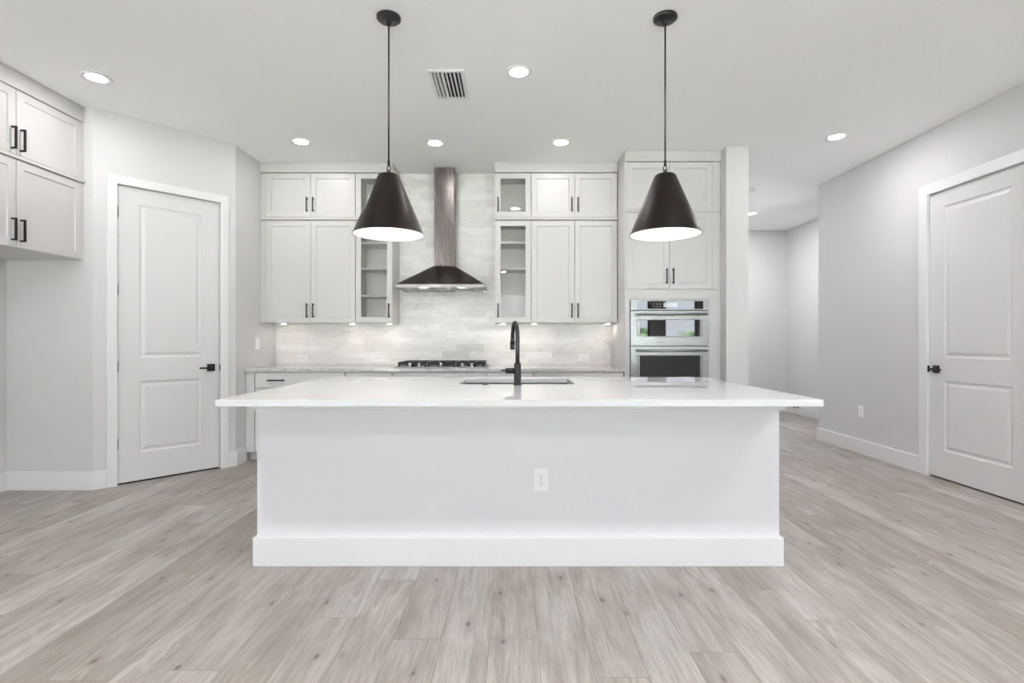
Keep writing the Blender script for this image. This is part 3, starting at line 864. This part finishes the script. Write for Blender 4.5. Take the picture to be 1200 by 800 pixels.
# ------------------------------------------------------------------ cooktop
KX = -.714
ck = thing('gas_cooktop', 'black and steel gas cooktop with cast iron grates on the back counter', 'cooktop', (KX, 5.43, IT1))
box(-.468, .468, -.265, .265, .0005, .012, .003).build('tray', M['steel'], ck)
for (x, y, r) in ((-.31, -.12, .036), (-.31, .13, .042), (0, .03, .055), (.31, -.12, .042), (.31, .13, .036)):
    MB().lathe((x, y, .012), [(r * 1.25, 0), (r * 1.25, .006), (r, .008), (r, .018), (r * .9, .022)]).build('burner', M['iron'], ck)
def grate(x0, x1):
    mb = MB(); y0, y1 = -.205, .245; z0, z1 = .044, .058; b = .013
    mb.box(x0, x1, y0, y0 + b, z0, z1, .003).box(x0, x1, y1 - b, y1, z0, z1, .003).box(x0, x0 + b, y0, y1, z0, z1, .003).box(x1 - b, x1, y0, y1, z0, z1, .003)
    n = 3
    for i in range(1, n):
        x = x0 + (x1 - x0) * i / n
        mb.box(x - b / 2, x + b / 2, y0, y1, z0, z1, .003)
    for i in (1, 2, 3):
        y = y0 + (y1 - y0) * i / 4
        mb.box(x0, x1, y - b / 2, y + b / 2, z0, z1, .003)
    for x in (x0 + b, (x0 + x1) / 2, x1 - b):
        for y in (y0 + .007, y1 - .007):
            mb.cyl((x, y, .0122), (x, y, z0 + .002), .010, .008, n=10)
    # sloping skirt along the front, as on cast grates
    mb.box(x0, x1, y0, y0 + .008, .026, z0 + .002, .001)
    mb.build('grate', M['iron'], ck)
for a, b in ((-.437, -.150), (-.143, .143), (.150, .437)): grate(a, b)
for x in (-.31, -.218, 0, .218, .31):
    MB().lathe((x, -.235, .012), [(.021, 0), (.021, .005), (.0145, .008), (.0145, .019), (.018, .022), (.018, .034), (.016, .037)], n=20).build('knob', M['chrome'], ck)

# ------------------------------------------------------------------ pendants
def pendant(label, x, y=2.976):
    r = thing('pendant_light', label, 'pendant light', (x, y, CZ), 0, 'cone pendants over the island')
    MB().lathe((0, 0, 0), [(.068, -.0005), (.068, -.012), (.060, -.019), (.020, -.024), (.012, -.040), (.010, -.048)]).build('canopy', M['black'], r)
    zt = 2.140 - CZ; zb = 1.798 - CZ
    MB().cyl((0, 0, -.045), (0, 0, zt + .075), .0048, n=14).cyl((0, 0, zt + .085), (0, 0, zt + .052), .0075, n=14).build('rod', M['black'], r)
    mb = MB()
    def loop(zc, ax):
        pts = []
        for i in range(17):
            a = 2 * PI * i / 16
            u, v = .011 * math.cos(a), .020 * math.sin(a)
            pts.append((u, 0, zc + v) if ax == 0 else (0, u, zc + v))
        mb.tube(pts, .0028, 8)
    loop(zt + .035, 0); loop(zt + .014, 1)
    mb.build('chain_link', M['black'], r)
    mb = MB()
    prof = [(.004, zt + .004), (.052, zt + .002), (.060, zt - .004), (.195, zb + .012), (.198, zb + .006), (.202, zb + .003), (.202, zb), (.199, zb - .0005)]
    mb.use(M['bronze']); mb.lathe((0, 0, 0), prof, 64, cap0=True, cap1=False)
    mb.use(M['shade_in']); mb.lathe((0, 0, 0), [(.199, zb - .0005), (.195, zb + .004), (.0575, zt - .010), (.03, zt - .012)], 64, cap0=False, cap1=True)
    bmesh.ops.remove_doubles(mb.bm, verts=mb.bm.verts, dist=.00005)
    mb.build('shade', None, r)
    sk_ = MB().lathe((0, 0, zt - .075), [(.017, 0), (.020, .01), (.020, .062)], 20).build('socket', M['black'], r)
    MB().lathe((0, 0, zt - .165), [(.002, 0), (.018, .006), (.029, .024), (.030, .040), (.020, .068), (.014, .089)], 24).build('bulb', M['bulb'], sk_)
    lamp('pendant_glow', r, (0, 0, zt - .19), 'POINT', PENDANT_W, (1, .93, .85), .03)
    return r
pendant('black cone pendant light over the left end of the island, in front of glass cabinet', -.708)
pendant('black cone pendant light over the right end of the island, in front of oven cabinet', .880)

# ------------------------------------------------------------------ recessed ceiling lights
def can(label, x, y, watts=CAN_W):
    r = thing('recessed_light', label, 'ceiling light', (x, y, CZ), 0, 'recessed ceiling lights')
    MB().lathe((0, 0, 0), [(.096, -.0005), (.094, -.006), (.080, -.009), (.064, -.0035)], 40, cap1=False).build('trim_ring', M['plastic'], r)
    MB().lathe((0, 0, 0), [(.0645, -.0008), (.063, -.0035), (.05, -.0042)], 40).build('lens', M['lens'], r)
    lamp('lamp', r, (0, 0, -.012), 'AREA', watts, CAN_COLOR, .13)
    return r
can('round recessed ceiling light nearest the fridge alcove cabinets at far left', -2.937, 3.66, 2.0)
can('round recessed ceiling light beside the ceiling air vent, between the pendants', .047, 3.58)
can('round recessed ceiling light in front of the left upper cabinets', -1.97, 4.84)
can('round recessed ceiling light just in front of the hood chimney', -.722, 4.87)
can('round recessed ceiling light in front of the right upper cabinets, left of oven cabinet', .460, 4.86)
can('round recessed ceiling light near the right wall by the hallway entrance', 2.955, 4.72, 3.6)
can('round recessed ceiling light deep in the hallway, half hidden by the wall end', 3.50, 7.57, 10.0)

for k, (x, y) in enumerate(((-1.6, 1.3), (1.3, 1.3), (2.9, 1.3), (-1.6, -1.4), (-.22, -3.1), (2.9, -1.4))):  # added fill lamps out of view; only the farther middle one is inferred
    can('unseen round recessed ceiling light filling the room from behind the viewer, %s row, %s' % (('nearer', 'farther')[k // 3], ('left', 'middle', 'right')[k % 3]), x, y, 9.0)

# smoke detector
sd = thing('smoke_detector', 'small white smoke detector on the hallway ceiling beside the wall end', 'smoke detector', (2.93, 6.37, CZ))
MB().lathe((0, 0, 0), [(.065, -.0005), (.065, -.010), (.060, -.012)], 32).build('base', M['plastic'], sd)
MB().lathe((0, 0, -.012), [(.058, 0), (.055, -.018), (.040, -.026)], 32).build('cover', M['plastic'], sd)

# ceiling vent
vt = thing('air_vent', 'white louvred air vent in the ceiling between the pendants', 'air vent', (-.456, 3.758, CZ))
vw, vh = .126, .212
MB().box(-vw + .02, vw - .02, -vh + .02, vh - .02, -.004, -.0005).build('backing', M['dark'], vt)
mb = MB()
f = .026
mb.box(-vw, vw, -vh, -vh + f, -.012, -.0005, .002).box(-vw, vw, vh - f, vh, -.012, -.0005, .002).box(-vw, -vw + f, -vh + f, vh - f, -.012, -.0005, .002).box(vw - f, vw, -vh + f, vh - f, -.012, -.0005, .002)
mb.build('frame', M['plastic'], vt)
for i in range(7):
    x = -vw + f + .004 + (2 * vw - 2 * f - .008) * (i + .5) / 7
    s = -1 if i < 3 else 1
    mb = MB(); dx_ = .005 * s
    p = [(x - .003 - dx_, -.004), (x + .003 - dx_, -.004), (x + .003 + dx_, -.020), (x - .003 + dx_, -.020)]
    y0, y1 = -vh + f - .002, vh - f + .002
    for k in range(4):
        (a, za), (b, zb_) = p[k], p[(k + 1) % 4]
        mb.quad([(a, y0, za), (b, y0, zb_), (b, y1, zb_), (a, y1, za)])
    mb.quad([(q[0], y0, q[1]) for q in p]); mb.quad([(q[0], y1, q[1]) for q in p][::-1])
    bmesh.ops.remove_doubles(mb.bm, verts=mb.bm.verts, dist=.0001)
    mb.build('louvre', M['plastic'], vt)

# under-cabinet puck lights
def puck(label, x):
    r = thing('puck_light', label, 'under-cabinet light', (x, 5.585, ZL0), 0, 'puck lights under the wall cabinets')
    MB().lathe((0, 0, 0), [(.034, -.0005), (.034, -.008), (.030, -.010)], 28).build('housing', M['plastic'], r)
    MB().lathe((0, 0, -.010), [(.027, 0), (.026, -.002)], 28).build('lens', M['lens'], r)
    lamp('lamp', r, (0, 0, -.016), 'AREA', PUCK_W, WARM, .05)
    return r
puck('puck light under the lower left cabinets, nearest the pantry wall', -2.46)
puck('puck light under the joint of left double door and glass cabinets', -1.72)
puck('puck light under the left glass cabinet, nearest the hood', -1.32)
puck('puck light under the right glass cabinet, nearest the hood', -.10)
puck('puck light under the joint of right glass and double door cabinets', .24)
puck('puck light under the right cabinets, nearest the oven cabinet', 1.03)

# door stop in the hall
ds = thing('door_stop', 'small dark door stop on the hallway baseboard below the counter corner', 'door stop', (4.62 - BT, 8.33, .118), -PI / 2)
MB().cyl((0, -.0005, 0), (0, -.006, 0), .016, n=16).build('plate', M['black'], ds)
MB().cyl((0, -.006, 0), (0, -.060, 0), .006, n=12).build('stem', M['bronze'], ds)
MB().cyl((0, -.060, 0), (0, -.075, 0), .011, n=12).build('bumper', M['black'], ds)

# ------------------------------------------------------------------ palms outside (seen mirrored in the oven glass)
def palm(label, x, y, h, seed):
    rnd = random.Random(seed)
    r = thing('palm_tree', label, 'tree', (x, y, -.18), 0, 'palms on the lawn')
    pts = [(0.25 * math.sin(i / 8 * 1.2), 0.1 * i / 8, h * i / 8) for i in range(9)]
    MB().tube(pts, [.14 - .006 * i for i in range(9)], 14).build('trunk', M['bark'], r)
    top = Vector(pts[-1])
    mb = MB()
    for k in range(26):
        az = 2 * PI * k / 26 + rnd.uniform(-.1, .1); el = rnd.uniform(-.2, 1.2); ln = rnd.uniform(.9, 1.25)
        prev = None
        for s in range(12):
            f = s / 11
            rad = ln * f * math.cos(el * (1 - f * .6)); zz = ln * (f * math.sin(el) - .75 * f * f)
            p = top + Vector((rad * math.cos(az), rad * math.sin(az), zz))
            if prev is not None:
                d = (p - prev).normalized(); sd_ = d.cross(Vector((0, 0, 1))).normalized()
                wl = .28 * math.sin(PI * min(1, f * .95 + .05)) + .05
                for sg in (-1, 1):
                    q = p + sg * sd_ * wl + d * wl * .6 - Vector((0, 0, wl * .35))
                    mb.quad([prev, prev + (p - prev) * .75, q + d * .02, q])
            prev = p
    mb.build('fronds', M['frond'], r)
palm('palm on the lawn, mirrored left in the oven glass', 6.5, -16.0, 1.75, 1)
palm('palm on the lawn, mirrored right in the oven glass', 9.3, -16.5, 1.55, 2)
hg = MB()
rnd = random.Random(5)
for i in range(2600):
    c = Vector((rnd.uniform(-16, 18), -19 + rnd.uniform(-.6, .6), -.18 + rnd.uniform(0, 1.5)))
    a = rnd.uniform(0, 2 * PI); s = rnd.uniform(.12, .25)
    u = Vector((math.cos(a), math.sin(a) * .4, rnd.uniform(-.5, .5))) * s; v = Vector((0, rnd.uniform(-.5, .5), 1)) * s * .6
    hg.quad([c - u, c + v * .6, c + u, c - v * .6])
ho = hg.build('hedge', M['frond']); tag(ho, 'long clipped green hedge at the far edge of the lawn', 'hedge')
